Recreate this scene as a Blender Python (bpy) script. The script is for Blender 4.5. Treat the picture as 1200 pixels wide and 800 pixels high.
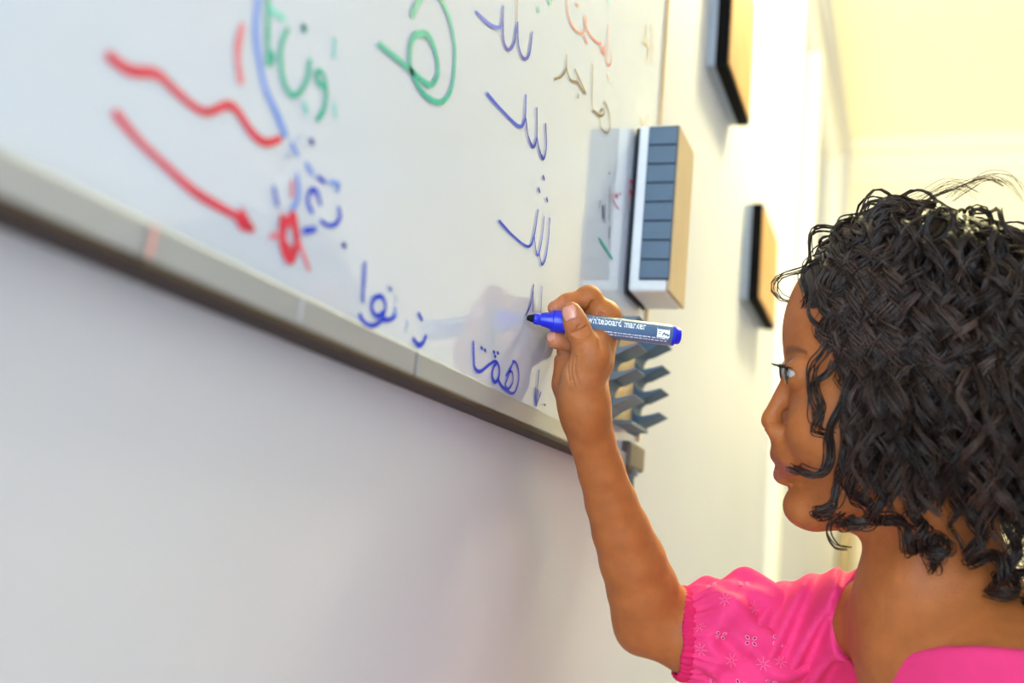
import bpy, bmesh, math, random
import numpy as np
from mathutils import Vector, Matrix
from mathutils.bvhtree import BVHTree
from mathutils.geometry import tessellate_polygon

random.seed(7); rng = np.random.default_rng(7)
for o in list(bpy.data.objects): bpy.data.objects.remove(o)
scene = bpy.context.scene
COL = scene.collection

# ------------------------------------------------------------------ camera
# world axes: x = out of the whiteboard wall, y = along that wall away from the camera, z = up
F = 1340.0
_v = np.array([470, 293, 1340.]); _v /= np.linalg.norm(_v)
_u = np.array([.0885, -.979, .183]); _u -= _v*(_u@_v); _u /= np.linalg.norm(_u)
_n = np.cross(_v, _u)
RC = np.array([_n, _v, _u])
CAM = np.array([.259, 0, 1.02])
def at(px, py, d): return CAM + RC@(np.array([(px-600)/F, (py-400)/F, 1])*d)
def onx(px, py, x=0.0):
    r = RC@np.array([(px-600)/F, (py-400)/F, 1]); return CAM + r*((x-CAM[0])/r[0])
def proj(p):
    c = RC.T@(np.array(p)-CAM); return 600+F*c[0]/c[2], 400+F*c[1]/c[2]

cam = bpy.data.cameras.new('camera'); cam_o = bpy.data.objects.new('camera', cam); COL.objects.link(cam_o)
M = Matrix.Identity(4)
for i in range(3):
    M[i][0] = RC[i][0]; M[i][1] = -RC[i][1]; M[i][2] = -RC[i][2]; M[i][3] = CAM[i]
cam_o.matrix_world = M
cam.sensor_width = 36; cam.lens = F/1200*36; cam.clip_start = .02
cam.dof.use_dof = True; cam.dof.focus_distance = .81; cam.dof.aperture_fstop = 4.2
scene.camera = cam_o

# ------------------------------------------------------------------ light
w = bpy.data.worlds.new('sky'); scene.world = w; w.use_nodes = True
w.node_tree.nodes['Background'].inputs[0].default_value = (.84, .92, 1, 1)
w.node_tree.nodes['Background'].inputs[1].default_value = 1.0
def area(name, loc, target, sx, sy, power, color):
    l = bpy.data.lights.new(name, 'AREA'); l.shape = 'RECTANGLE'; l.size = sx; l.size_y = sy; l.energy = power; l.color = color
    o = bpy.data.objects.new(name, l); COL.objects.link(o); o.location = loc
    o.rotation_euler = (Vector(target)-Vector(loc)).to_track_quat('-Z', 'Y').to_euler(); return o
area('daylight_right_window', (3.10, 2.75, 1.62), (0, .9, 1.25), 1.0, 1.2, 2.5, (1, .96, .90))
area('daylight_near_window', (.47, -1.38, 1.15), (.4, 1.0, 1.1), .85, 1.9, 52, (.62, .81, 1))
area('daylight_side_window', (3.08, .35, 1.6), (0, .9, 1.1), 1.5, 1.3, 5, (.76, .86, 1))
vs = scene.view_settings
vs.view_transform = 'Standard'; vs.look = 'None'; vs.gamma = 1; vs.use_curve_mapping = False; vs.exposure = 0.0

# ------------------------------------------------------------------ helpers
def s2l(c):
    return tuple(((v/255)/12.92 if v/255 <= .04045 else ((v/255+.055)/1.055)**2.4) for v in c)
MATS = {}
def mat(name, rgb, rough=.5, spec=.5, metal=0, noise=0.0, nscale=30, bump=0.0, bscale=200, emit=None, estr=1, sss=0, coat=0, attr=None, stretch=None):
    m = bpy.data.materials.new(name); m.use_nodes = True; nt = m.node_tree; b = nt.nodes['Principled BSDF']
    c = s2l(rgb)
    b.inputs['Base Color'].default_value = (*c, 1); b.inputs['Roughness'].default_value = rough
    b.inputs['Specular IOR Level'].default_value = spec; b.inputs['Metallic'].default_value = metal
    if coat: b.inputs['Coat Weight'].default_value = coat; b.inputs['Coat Roughness'].default_value = .05
    src = None
    tc = nt.nodes.new('ShaderNodeTexCoord')
    vec = tc.outputs['Object']
    if stretch:
        mp = nt.nodes.new('ShaderNodeMapping'); mp.inputs['Scale'].default_value = stretch
        nt.links.new(vec, mp.inputs['Vector']); vec = mp.outputs['Vector']
    if attr:
        a = nt.nodes.new('ShaderNodeAttribute'); a.attribute_name = attr; src = a.outputs['Color']
        nt.links.new(src, b.inputs['Base Color'])
    if noise:
        n = nt.nodes.new('ShaderNodeTexNoise'); n.inputs['Scale'].default_value = nscale; n.inputs['Detail'].default_value = 4
        nt.links.new(vec, n.inputs['Vector'])
        mr = nt.nodes.new('ShaderNodeMapRange'); mr.inputs['From Min'].default_value = .3; mr.inputs['From Max'].default_value = .7
        mr.inputs['To Min'].default_value = 1-noise; mr.inputs['To Max'].default_value = 1+noise
        nt.links.new(n.outputs['Fac'], mr.inputs['Value'])
        vm = nt.nodes.new('ShaderNodeVectorMath'); vm.operation = 'SCALE'
        if src is not None: nt.links.new(src, vm.inputs[0])
        else: vm.inputs[0].default_value = c
        nt.links.new(mr.outputs['Result'], vm.inputs['Scale']); nt.links.new(vm.outputs['Vector'], b.inputs['Base Color'])
    if bump:
        n2 = nt.nodes.new('ShaderNodeTexNoise'); n2.inputs['Scale'].default_value = bscale; n2.inputs['Detail'].default_value = 3
        nt.links.new(vec, n2.inputs['Vector'])
        bp = nt.nodes.new('ShaderNodeBump'); bp.inputs['Strength'].default_value = bump; bp.inputs['Distance'].default_value = .002
        nt.links.new(n2.outputs['Fac'], bp.inputs['Height']); nt.links.new(bp.outputs['Normal'], b.inputs['Normal'])
    if emit:
        b.inputs['Emission Color'].default_value = (*s2l(emit), 1); b.inputs['Emission Strength'].default_value = estr
    if sss:
        b.inputs['Subsurface Weight'].default_value = sss; b.inputs['Subsurface Radius'].default_value = (1, .45, .25); b.inputs['Subsurface Scale'].default_value = .004
    MATS[name] = m; return m

def glass_mat():
    m = bpy.data.materials.new('window_glass'); m.use_nodes = True; nt = m.node_tree; nt.nodes.remove(nt.nodes['Principled BSDF'])
    out = nt.nodes['Material Output']; mx = nt.nodes.new('ShaderNodeMixShader'); lw = nt.nodes.new('ShaderNodeLayerWeight'); lw.inputs['Blend'].default_value = .5; fr = nt.nodes.new('ShaderNodeMath'); fr.operation = 'POWER'; fr.inputs[1].default_value = 6; nt.links.new(lw.outputs['Facing'], fr.inputs[0])
    t = nt.nodes.new('ShaderNodeBsdfTransparent'); g = nt.nodes.new('ShaderNodeBsdfGlossy'); g.inputs['Roughness'].default_value = .02
    nt.links.new(fr.outputs[0], mx.inputs[0]); nt.links.new(t.outputs[0], mx.inputs[1]); nt.links.new(g.outputs[0], mx.inputs[2]); nt.links.new(mx.outputs[0], out.inputs[0]); return m

def link(name, me, m, parent=None, smooth=False):
    o = bpy.data.objects.new(name, me); COL.objects.link(o)
    if m is not None and len(me.materials) == 0: me.materials.append(m)
    if parent is not None:
        o.parent = parent
        if parent.type == 'EMPTY': o.location = -Vector(parent.location)
    if smooth: me.shade_smooth()
    return o
def from_bm(name, bm, m, parent=None, smooth=False):
    me = bpy.data.meshes.new(name); bmesh.ops.recalc_face_normals(bm, faces=bm.faces); bm.to_mesh(me); bm.free(); return link(name, me, m, parent, smooth)
def add_box(bm, lo, hi, bev=0.0, rot=None, pivot=None):
    lo = Vector(lo); hi = Vector(hi); r = bmesh.ops.create_cube(bm, size=1); vs_ = r['verts']
    bmesh.ops.scale(bm, vec=hi-lo, verts=vs_); bmesh.ops.translate(bm, vec=(lo+hi)/2, verts=vs_)
    if bev:
        es = list({e for v in vs_ for e in v.link_edges}); bmesh.ops.bevel(bm, geom=es, offset=bev, segments=3, affect='EDGES', profile=.5)
    return vs_
def box(name, lo, hi, m, parent=None, bev=0.0):
    bm = bmesh.new(); add_box(bm, lo, hi, bev); return from_bm(name, bm, m, parent)
def tag(o, label, cat, group=None):
    o['label'] = label; o['category'] = cat
    if group: o['group'] = group
    return o
def empty(name, loc, label=None, cat=None, group=None):
    o = bpy.data.objects.new(name, None); COL.objects.link(o); o.location = loc; o.empty_display_size = .05
    if label: tag(o, label, cat, group)
    return o
def structure(o): o['kind'] = 'structure'; return o
def np_mesh(name, V, Fq):
    me = bpy.data.meshes.new(name); V = np.asarray(V, np.float32); Fq = np.asarray(Fq, np.int32); k = Fq.shape[1]
    me.vertices.add(len(V)); me.vertices.foreach_set('co', V.ravel()); me.loops.add(Fq.size); me.loops.foreach_set('vertex_index', Fq.ravel())
    me.polygons.add(len(Fq)); me.polygons.foreach_set('loop_start', np.arange(0, Fq.size, k, dtype=np.int32)); me.update(calc_edges=True); me.validate(); return me
def grid_faces(nu, nv, wrap_v=False):
    f = []
    for i in range(nu-1):
        for j in range(nv if wrap_v else nv-1):
            j2 = (j+1) % nv; f.append((i*nv+j, i*nv+j2, (i+1)*nv+j2, (i+1)*nv+j))
    return f
def basis(ax):
    ax = np.array(ax, float); ax /= np.linalg.norm(ax); h = np.array([0, 0, 1.]) if abs(ax[2]) < .9 else np.array([1., 0, 0])
    a = np.cross(ax, h); a /= np.linalg.norm(a); b = np.cross(ax, a); return ax, a, b
def lathe(name, p0, ax, prof, m, parent=None, seg=40, smooth=True):
    """prof: list of (distance along axis, radius)"""
    ax, a, b = basis(ax); V = []; p0 = np.array(p0, float)
    for s, r in prof:
        for k in range(seg):
            t = 2*math.pi*k/seg; V.append(p0+ax*s+(a*math.cos(t)+b*math.sin(t))*max(r, 1e-5))
    me = np_mesh(name, V, grid_faces(len(prof), seg, True)); o = link(name, me, m, parent)
    bm = bmesh.new(); bm.from_mesh(me); bmesh.ops.remove_doubles(bm, verts=bm.verts, dist=2e-5)
    bm.edges.ensure_lookup_table(); bd = [e for e in bm.edges if e.is_boundary]
    if bd: bmesh.ops.holes_fill(bm, edges=bd)
    bmesh.ops.recalc_face_normals(bm, faces=bm.faces); bm.to_mesh(me); bm.free()
    if smooth:
        me.shade_smooth(); me.set_sharp_from_angle(angle=math.radians(35))
    return o

# ------------------------------------------------------------------ materials
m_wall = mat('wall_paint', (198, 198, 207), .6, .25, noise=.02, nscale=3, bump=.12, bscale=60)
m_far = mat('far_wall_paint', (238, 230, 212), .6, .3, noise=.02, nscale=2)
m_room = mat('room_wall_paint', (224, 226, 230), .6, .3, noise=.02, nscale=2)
m_ceil = mat('ceiling_paint', (247, 243, 222), .8, .2, noise=.015, nscale=2)
m_floor = mat('floor_tile', (176, 174, 172), .35, .4, noise=.06, nscale=6)
m_trim = mat('white_trim', (240, 236, 226), .4, .4, noise=.02, nscale=20)
m_board = mat('whiteboard_enamel', (201, 209, 230), .07, 1.0, noise=.018, nscale=4, bump=.03, bscale=5)
m_alu = mat('brushed_aluminium', (158, 161, 170), .4, .5, .3, noise=.06, nscale=40, stretch=(1, .05, 1))
m_darkgap = mat('dark_rubber_and_gap', (52, 38, 34), .6, .3, noise=.1)
m_glass = glass_mat()

# ------------------------------------------------------------------ the room
RX, Y0, Y1, H = 3.2, -1.5, 4.5, 2.75
WX = -.012                                     # face of the whiteboard wall; the board's face is x = 0
structure(box('floor', (-.6, Y0-.1, -.05), (RX+.1, Y1+.1, 0), m_floor))
structure(box('ceiling', (-.2, Y0-.1, H), (RX+.1, Y1+.1, H+.08), m_ceil))
def wall_with_hole(name, axis, c, thick, a0, a1, holes, m):
    """wall in plane axis=c..c+thick, running a0..a1 along the other horizontal axis, holes=(b0,b1,z0,z1)"""
    bm = bmesh.new()
    def b(x0, x1, z0, z1):
        if x1-x0 < 1e-4 or z1-z0 < 1e-4: return
        lo, hi = sorted((c, c+thick))
        if axis == 'x': add_box(bm, (lo, x0, z0), (hi, x1, z1))
        else: add_box(bm, (x0, lo, z0), (x1, hi, z1))
    p = a0
    for (h0, h1, z0, z1) in holes:
        b(p, h0, 0, H); b(h0, h1, 0, z0); b(h0, h1, z1, H); p = h1
    b(p, a1, 0, H); return structure(from_bm(name, bm, m))
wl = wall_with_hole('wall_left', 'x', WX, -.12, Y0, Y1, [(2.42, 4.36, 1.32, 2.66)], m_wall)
wf = wall_with_hole('wall_far', 'y', Y1, .1, WX-.12, RX, [], m_far)
wr = wall_with_hole('wall_right', 'x', RX, .1, Y0, Y1, [(-.45, 1.15, .9, 2.3), (2.15, 3.35, .95, 2.3)], m_room)
wb = wall_with_hole('wall_back', 'y', Y0, -.1, WX-.12, RX, [(.02, .95, .12, 2.2)], m_room)
def window(name, axis, c, b0, b1, z0, z1, nm):
    """frame bars, panes one by one"""
    root = empty(name, (c, (b0+b1)/2, z0) if axis == 'x' else ((b0+b1)/2, c, z0)); structure(root)
    def bb(n, x0, x1, za, zb, t, m):
        lo, hi = ((c-t, x0, za), (c+t, x1, zb)) if axis == 'x' else ((x0, c-t, za), (x1, c+t, zb))
        return box(n, lo, hi, m, root)
    fw = .045
    bb('frame_bar', b0, b1, z0, z0+fw, .03, m_trim); bb('frame_bar', b0, b1, z1-fw, z1, .03, m_trim)
    step = (b1-b0)/nm
    for i in range(nm+1):
        xc = min(max(b0+i*step, b0+fw/2), b1-fw/2); bb('frame_bar', xc-fw/2, xc+fw/2, z0+fw, z1-fw, .03, m_trim)
    for i in range(nm): bb('pane', b0+i*step+fw/2, b0+(i+1)*step-fw/2, z0+fw, z1-fw, .003, m_glass)
    return root
window('window_1', 'x', WX-.06, 2.42, 4.36, 1.32, 2.66, 2)
window('window_2', 'x', RX+.05, 2.15, 3.35, .95, 2.3, 2)
window('window_3', 'y', Y0-.05, .02, .95, .12, 2.2, 2)
window('window_4', 'x', RX+.05, -.45, 1.15, .9, 2.3, 2)
# corner strip where the smooth wall ends, cornice, door on the far wall
structure(box('trim_1', (WX-.002, 2.27, .0), (.012, 2.33, H), m_trim, bev=.004))
bm = bmesh.new()
for (z0, z1, t) in ((2.585, 2.62, .025), (2.62, 2.69, .05), (2.69, 2.75, .085)): add_box(bm, (WX, Y1-t, z0), (RX, Y1, z1), .006)
structure(from_bm('trim_2', bm, m_trim))
m_door = mat('door_paint', (226, 212, 184), .45, .4, noise=.03, nscale=10)
m_casing = mat('door_casing', (172, 150, 112), .5, .4, noise=.08, nscale=20, stretch=(6, 6, .5))
dr = structure(empty('door_1', (.45, Y1, 0)))
box('door_leaf', (.06, Y1-.03, 0), (.86, Y1+.01, 2.02), m_door, dr)
for (x0, x1) in ((-.004, .045), (.87, .93)): box('door_casing', (x0, Y1-.05, 0), (x1, Y1, 2.08), m_casing, dr, .004)
box('door_casing', (.0, Y1-.05, 2.03), (.93, Y1, 2.09), m_casing, dr, .004)
for (z0, z1) in ((.2, .9), (1.05, 1.85)):
    bm = bmesh.new(); add_box(bm, (.16, Y1-.045, z0), (.76, Y1-.028, z1), .008); from_bm('door_panel', bm, m_door, dr)
lathe('door_handle', (.8, Y1-.03, 1.0), (0, -1, 0), [(0, .02), (.01, .02), (.011, .009), (.04, .009), (.041, .02), (.055, .022), (.065, .0)], m_alu, dr)

# unseen pendant lamp, added above the view to warm the upper wall
LPX, LPY, LPZ = .30, 1.95, 2.36
lp = empty('added_pendant_lamp', (LPX, LPY, H), 'unseen round white glass pendant lamp added to warm the upper wall', 'lamp')
lathe('added_lamp_rose', (LPX, LPY, H), (0, 0, -1), [(0, .05), (.012, .05), (.02, .03), (.022, .0)], m_trim, lp)
lathe('added_lamp_cord', (LPX, LPY, H-.015), (0, 0, -1), [(0, .004), (H-.015-LPZ-.095, .004)], m_darkgap, lp, 10)
m_lamp = mat('added_lamp_glass', (255, 240, 200), .4, .5, emit=(255, 246, 186), estr=265)
lathe('added_lamp_globe', (LPX, LPY, LPZ+.1), (0, 0, -1), [(.1-.1*math.cos(t), .1*math.sin(t)) for t in np.linspace(0, math.pi, 17)], m_lamp, lp)

# added globe lamp, hidden by her head, brightens the far wall and ceiling
WLX, WLZ = .43, 1.78
wlp = empty('added_wall_lamp', (WLX, Y1, WLZ), 'yellow globe lamp added out of sight behind the head to brighten the far wall', 'lamp')
lathe('added_lamp_plate', (WLX, Y1, WLZ), (0, -1, 0), [(0, .06), (.012, .06), (.018, .045), (.02, .0)], m_trim, wlp)
lathe('added_lamp_arm', (WLX, Y1-.015, WLZ), (0, -1, 0), [(0, .009), (.06, .009)], m_alu, wlp, 14)
m_lamp2 = mat('added_yellow_glass', (255, 236, 180), .4, .5, emit=(255, 240, 168), estr=52)
lathe('added_lamp_globe', (WLX, Y1-.155, WLZ-.09), (0, 0, 1), [(.09-.09*math.cos(t), .09*math.sin(t)) for t in np.linspace(0, math.pi, 17)], m_lamp2, wlp)

# ------------------------------------------------------------------ whiteboard
BZ, BY = 1.123, 1.095
BL, BT = -.75, 2.22
wbd = empty('whiteboard', (WX, .2, BZ), 'large glossy whiteboard covered in coloured marker writing on the wall', 'whiteboard')
box('board_panel', (WX+.001, BL, BZ-.002), (0, BY, BT), m_board, wbd)
def rail(y0, y1, z0=1.1095):
    bm = bmesh.new(); add_box(bm, (WX+.001, y0, z0), (.0045, y1, BZ+.0005), .0012); return from_bm('frame_rail', bm, m_alu, wbd)
rail(BL, .5535); rail(.5550, 1.090)
box('frame_joint', (WX+.002, .5532, 1.1096), (.0040, .5553, 1.1228), m_darkgap, wbd)
bm = bmesh.new(); add_box(bm, (WX+.001, BL, 1.1055), (.0054, 1.09, 1.1095), .0008); from_bm('lip_and_shadow_gap', bm, m_darkgap, wbd)  # dark strip: rubber lip with the shadow gap under the rail coloured in
m_rbrass = mat('thin_edge_trim', (198, 166, 122), .35, .5, .3, noise=.05)
box('frame_rail', (WX+.001, BY, 1.14), (.003, BY+.004, BT), m_rbrass, wbd)
box('frame_rail', (WX+.001, BL, BT), (.0045, BY, BT+.014), m_alu, wbd)
m_corner = mat('corner_cap_plastic', (96, 84, 76), .5, .4, noise=.05)
bm = bmesh.new(); add_box(bm, (WX+.001, 1.040, 1.110), (.0085, 1.102, 1.1345), .003); from_bm('corner_cap', bm, m_corner, wbd)
m_bolt = mat('grey_bolt', (104, 116, 124), .4, .5, .4, noise=.05)
prof = [(0, .0065), (.006, .0065), (.0061, .0042)]
for i in range(7): prof += [(.008+i*.0035, .0046), (.0098+i*.0035, .0038)]
prof += [(.034, .0)]
lathe('mounting_bolt', (.0025, 1.070, 1.1105), (0, 0, -1), prof, m_bolt, wbd, 20)

# ---- writing: every stroke is a thin ribbon lying on the board
INK = {}
def ink(name, rgb): INK[name] = mat('ink_'+name, rgb, .4, .2, noise=.12, nscale=150)
ink('blue', (6, 58, 206)); ink('dark_blue', (20, 38, 176)); ink('light_blue', (104, 142, 232)); ink('violet', (86, 100, 204)); ink('red', (208, 44, 74)); ink('pale_red', (218, 112, 132))
ink('green', (10, 168, 150)); ink('pale_green', (104, 200, 196)); ink('brown', (132, 98, 42)); ink('salmon', (224, 112, 92)); ink('faint', (226, 196, 156)); ink('black', (30, 32, 38)); ink('pale', (190, 198, 224)); ink('smear', (214, 158, 158))
def smooth_poly(P, sub=6):
    P = np.asarray(P, float)
    if len(P) < 3: 
        return np.array([P[0]+(P[-1]-P[0])*t for t in np.linspace(0, 1, 5)])
    Q = np.vstack([2*P[0]-P[1], P, 2*P[-1]-P[-2]]); out = []
    for i in range(1, len(Q)-2):
        p0, p1, p2, p3 = Q[i-1:i+3]
        for t in np.linspace(0, 1, sub, endpoint=False):
            out.append(.5*((2*p1)+(-p0+p2)*t+(2*p0-5*p1+4*p2-p3)*t*t+(-p0+3*p1-3*p2+p3)*t**3))
    out.append(P[-1]); return np.array(out)
stroke_i = [0]
def stroke(pts, width, color, x=.0005, sm=True, taper=0.0, parent=None):
    """pts: pixels of the photograph laid back onto the board's plane; width in metres"""
    stroke_i[0] += 1; x = x+stroke_i[0]*4e-6
    P = np.array([onx(a, b, 0)[1:] for a, b in pts])
    if sm: P = smooth_poly(P)
    else: P = smooth_poly(P[:2]) if len(P) == 2 else P
    T = np.gradient(P, axis=0); T /= np.linalg.norm(T, axis=1)[:, None]+1e-9; N = np.stack([-T[:, 1], T[:, 0]], 1)
    n = len(P); ss = np.linspace(0, 1, n)
    wv = width*1.16/2*(1+.12*np.sin(ss*9+stroke_i[0]))*(1-taper*ss)
    bm = bmesh.new(); L = []; Rr = []
    for i in range(n):
        a = P[i]+N[i]*wv[i]; b = P[i]-N[i]*wv[i]
        L.append(bm.verts.new((x, a[0], a[1]))); Rr.append(bm.verts.new((x, b[0], b[1])))
    for i in range(n-1): bm.faces.new((L[i], Rr[i], Rr[i+1], L[i+1]))
    for c, wd in ((P[0], wv[0]), (P[-1], wv[-1])):
        vs_ = [bm.verts.new((x+1e-6, c[0]+wd*math.cos(t), c[1]+wd*math.sin(t))) for t in np.linspace(0, 2*math.pi, 12, endpoint=False)]
        bm.faces.new(vs_)
    me = bpy.data.meshes.new('marker_stroke'); bm.to_mesh(me); bm.free()
    return link('marker_stroke', me, INK[color], parent or wbd)
def dot(px, py, width, color): return stroke([(px-.6, py-.6), (px+.6, py+.6)], width, color)
def blob(pts, color, x=.0004):
    stroke_i[0] += 1; bm = bmesh.new(); vs_ = [bm.verts.new((x+stroke_i[0]*4e-6, *onx(a, b, 0)[1:])) for a, b in pts]; f = bm.faces.new(vs_)
    bmesh.ops.triangulate(bm, faces=[f]); me = bpy.data.meshes.new('marker_fill'); bm.to_mesh(me); bm.free(); return link('marker_fill', me, INK[color], wbd)
def zz(ox, oy, s, pts): return [(ox+a/s, oy+b/s) for a, b in pts]
# left: red wave, red arrow, red tick, blue sweep
stroke([(126.8,66),(151.5,82.5),(182.5,86.6),(203,105),(228,126),(244,131),(265,123),(277,130),(294,155),(310,167),(327,163)], .0032, 'red')
stroke([(135,134),(162,165),(195,196),(228,225),(265,247),(281,254)], .0030, 'red')
blob([(283.5,243),(274,257),(281,270),(299,270)], 'red'); stroke([(283,247),(279,260),(288,266),(294,268),(287,256)], .0028, 'red')
stroke([(282.7,31),(278,54),(278,74),(281,93)], .0034, 'pale_red')
stroke([(302,-4),(299,33),(302,66),(310,103),(323,132),(333,157)], .0032, 'light_blue')
g = lambda p: zz(270, 0, 5, p)
stroke(g([(215,-20),(214,120),(213,250)]), .0028, 'green'); stroke(g([(235,60),(310,110)]), .0026, 'pale_green')
blob(g([(205,260),(265,335),(210,392)]), 'green'); stroke(g([(210,270),(250,335),(213,380),(213,300)]), .0018, 'green')
stroke(g([(330,175),(300,240),(290,330),(300,450),(330,530),(370,560),(410,530),(445,460),(460,360)]), .0026, 'green')
dot(355, 33, .0032, 'green')
stroke(g([(540,510),(510,480),(495,440),(515,415),(540,440),(555,500),(555,580),(540,650),(505,700)]), .0024, 'green')
stroke(g([(605,230),(605,340)]), .0018, 'pale_green'); stroke(g([(430,610),(440,660)]), .0024, 'pale_green'); stroke(g([(608,610),(612,680)]), .0018, 'pale_green')
# small broken blue word and red scribble
g = lambda p: zz(300, 140, 4.444, p)
stroke(g([(180,125),(210,180)]), .0022, 'light_blue'); stroke(g([(225,80),(228,115)]), .0020, 'pale'); dot(364, 166, .0026, 'dark_blue'); dot(336, 183, .0022, 'pale')
stroke(g([(260,235),(290,280)]), .0022, 'light_blue'); stroke(g([(320,300),(350,325)]), .0022, 'blue'); stroke(g([(380,325),(425,335),(418,370)]), .0020, 'light_blue')
stroke(g([(210,290),(218,380),(205,440),(185,460)]), .0024, 'light_blue'); stroke(g([(88,360),(105,440)]), .0024, 'violet'); stroke(g([(185,330),(182,395)]), .0022, 'pale_red')
stroke(g([(285,480),(265,430),(270,385),(290,365),(315,385),(330,440)]), .0022, 'blue'); stroke(g([(335,530),(370,550),(410,545),(435,500),(425,460)]), .0020, 'blue')
stroke(g([(245,580),(300,572)]), .0026, 'blue'); dot(402, 287, .0026, 'dark_blue')
stroke(g([(130,505),(125,560),(128,640),(150,710),(180,735),(205,680),(215,640),(205,560),(190,495),(165,525),(140,560)]), .0030, 'red')
stroke(g([(150,520),(140,600),(150,660),(175,700),(200,650),(195,570),(175,540)]), .0026, 'red'); stroke(g([(165,660),(180,720),(195,660)]), .0022, 'red')
stroke(g([(222,640),(270,780)]), .0022, 'pale_red'); stroke(g([(70,605),(120,605)]), .0020, 'pale_red')
# word low on the board
g = lambda p: zz(360, 280, 3.078, p)
stroke(g([(205,90),(197,220)]), .0026, 'violet'); stroke(g([(272,262),(250,278),(230,255),(235,218),(262,206),(278,230),(276,265),(262,295),(235,312),(205,305),(187,275)]), .0022, 'blue')
stroke(g([(262,290),(298,290),(315,272)]), .0022, 'blue'); dot(456.5, 338.5, .0022, 'violet'); stroke(g([(318,205),(322,230)]), .0014, 'pale'); stroke(g([(314,250),(316,280)]), .0018, 'light_blue')
stroke(g([(380,360),(398,382),(415,374),(424,352)]), .0024, 'blue'); stroke(g([(398,268),(410,290)]), .0020, 'blue'); stroke(g([(362,292),(358,328)]), .0018, 'pale')
# the word beside the arm
g = lambda p: zz(420, 300, 4.446, p)
stroke(g([(595,450),(597,540),(602,582),(630,600),(680,562),(712,548),(730,585),(725,635),(706,656),(692,622),(700,580),(716,555)]), .0020, 'blue')
stroke(g([(722,640),(745,680),(790,712),(815,700),(831,640),(828,585),(815,555),(800,548)]), .0019, 'blue')
stroke(g([(765,622),(800,560)]), .0015, 'blue'); stroke(g([(795,570),(770,640),(760,672),(776,692),(800,655),(797,605),(780,600)]), .0016, 'blue')
for a, b in ((637,478),(655,490),(702,500),(722,505),(708,522)): dot(420+a/4.446, 300+b/4.446, .0018, 'dark_blue')
stroke(g([(937,595),(928,680),(920,745)]), .0016, 'blue'); stroke(g([(916,690),(921,780),(945,712)]), .0020, 'blue', sm=False); stroke(g([(930,705),(922,770)]), .0030, 'blue'); dot(637.5, 474.3, .0012, 'black')
stroke(g([(908,152),(895,240),(870,308)]), .0014, 'dark_blue'); stroke(g([(906,160),(905,290)]), .0013, 'dark_blue'); stroke(g([(952,160),(945,300)]), .0013, 'violet')
# column of blue words
g = lambda p: zz(530, 0, 4.8, p)
stroke(g([(132,68),(180,115),(215,145),(255,155),(275,132),(282,40)]), .0022, 'blue'); stroke(g([(282,40),(280,130),(283,220),(300,270),(322,278),(345,235),(362,130)]), .0021, 'dark_blue'); stroke(g([(362,130),(365,230),(380,300),(405,332),(430,300),(445,185)]), .0021, 'dark_blue')
stroke(g([(362,-10),(360,110)]), .0012, 'salmon')
h = lambda p: zz(400, 0, 2.5, p)
stroke(h([(425,275),(470,325),(518,370),(535,350),(538,280)]), .0021, 'blue'); stroke(h([(538,350),(545,400),(560,430),(570,400),(570,318)]), .0020, 'dark_blue'); stroke(h([(570,400),(578,440),(590,465),(598,430),(596,365)]), .0020, 'dark_blue')
for a, b in ((590,520),(577,557),(600,585)): stroke([(400+a/2.5-.4, b/2.5-1.6), (400+a/2.5+.6, b/2.5+1.6)], .0022, 'dark_blue')
stroke(h([(460,647),(500,690),(545,722),(562,690),(574,615)]), .0017, 'blue'); stroke(h([(562,690),(568,738),(575,745),(585,700),(592,635)]), .0016, 'blue'); stroke(h([(577,742),(585,775),(597,750),(605,690),(608,640)]), .0016, 'blue')
stroke(h([(108,130),(200,205),(240,240),(262,248),(280,215),(275,160),(255,110),(230,98),(205,115),(197,170),(205,215),(235,270),(270,297),(300,293),(322,250),(330,150),(315,60),(290,0),(265,-25),(235,-10),(215,20),(205,45)]), .0032, 'green')
# top right: red, green and brown words
stroke(g([(640,-20),(650,90),(680,160),(725,188),(742,160),(742,90)]), .0016, 'salmon'); stroke(g([(752,95),(752,160),(790,220),(830,250)]), .0015, 'salmon'); stroke(g([(830,235),(835,300),(845,260),(850,312),(856,250)]), .0016, 'salmon')
stroke(g([(873,140),(870,260),(862,330),(878,370),(890,340),(888,290)]), .0014, 'salmon'); stroke(g([(740,205),(755,245)]), .0022, 'salmon'); dot(676.2, 5.8, .0024, 'salmon')
stroke(g([(478,40),(481,64)]), .0022, 'green'); stroke(g([(535,0),(548,25),(552,-4)]), .0016, 'green'); stroke(g([(868,-4),(876,18),(880,-4)]), .0016, 'pale_green')
stroke(g([(575,445),(610,430),(635,385),(638,310)]), .0016, 'brown'); stroke(g([(638,385),(655,440),(675,458),(700,466),(748,530),(685,390)]), .0015, 'brown'); stroke(g([(705,533),(703,548)]), .0020, 'brown')
stroke(g([(785,365),(782,590),(800,630),(830,652),(850,640),(845,615),(830,625),(825,680),(840,730),(870,745),(885,690),(870,610),(850,570)]), .0015, 'brown'); stroke(g([(870,415),(885,465)]), .0014, 'faint')
for p in ([(1090,140),(1085,240),(1105,270),(1090,350)], [(1120,150),(1126,340)], [(1050,660),(1090,720),(1100,655)], [(1068,235),(1090,238)]): stroke(g(p), .0022, 'faint')
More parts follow.
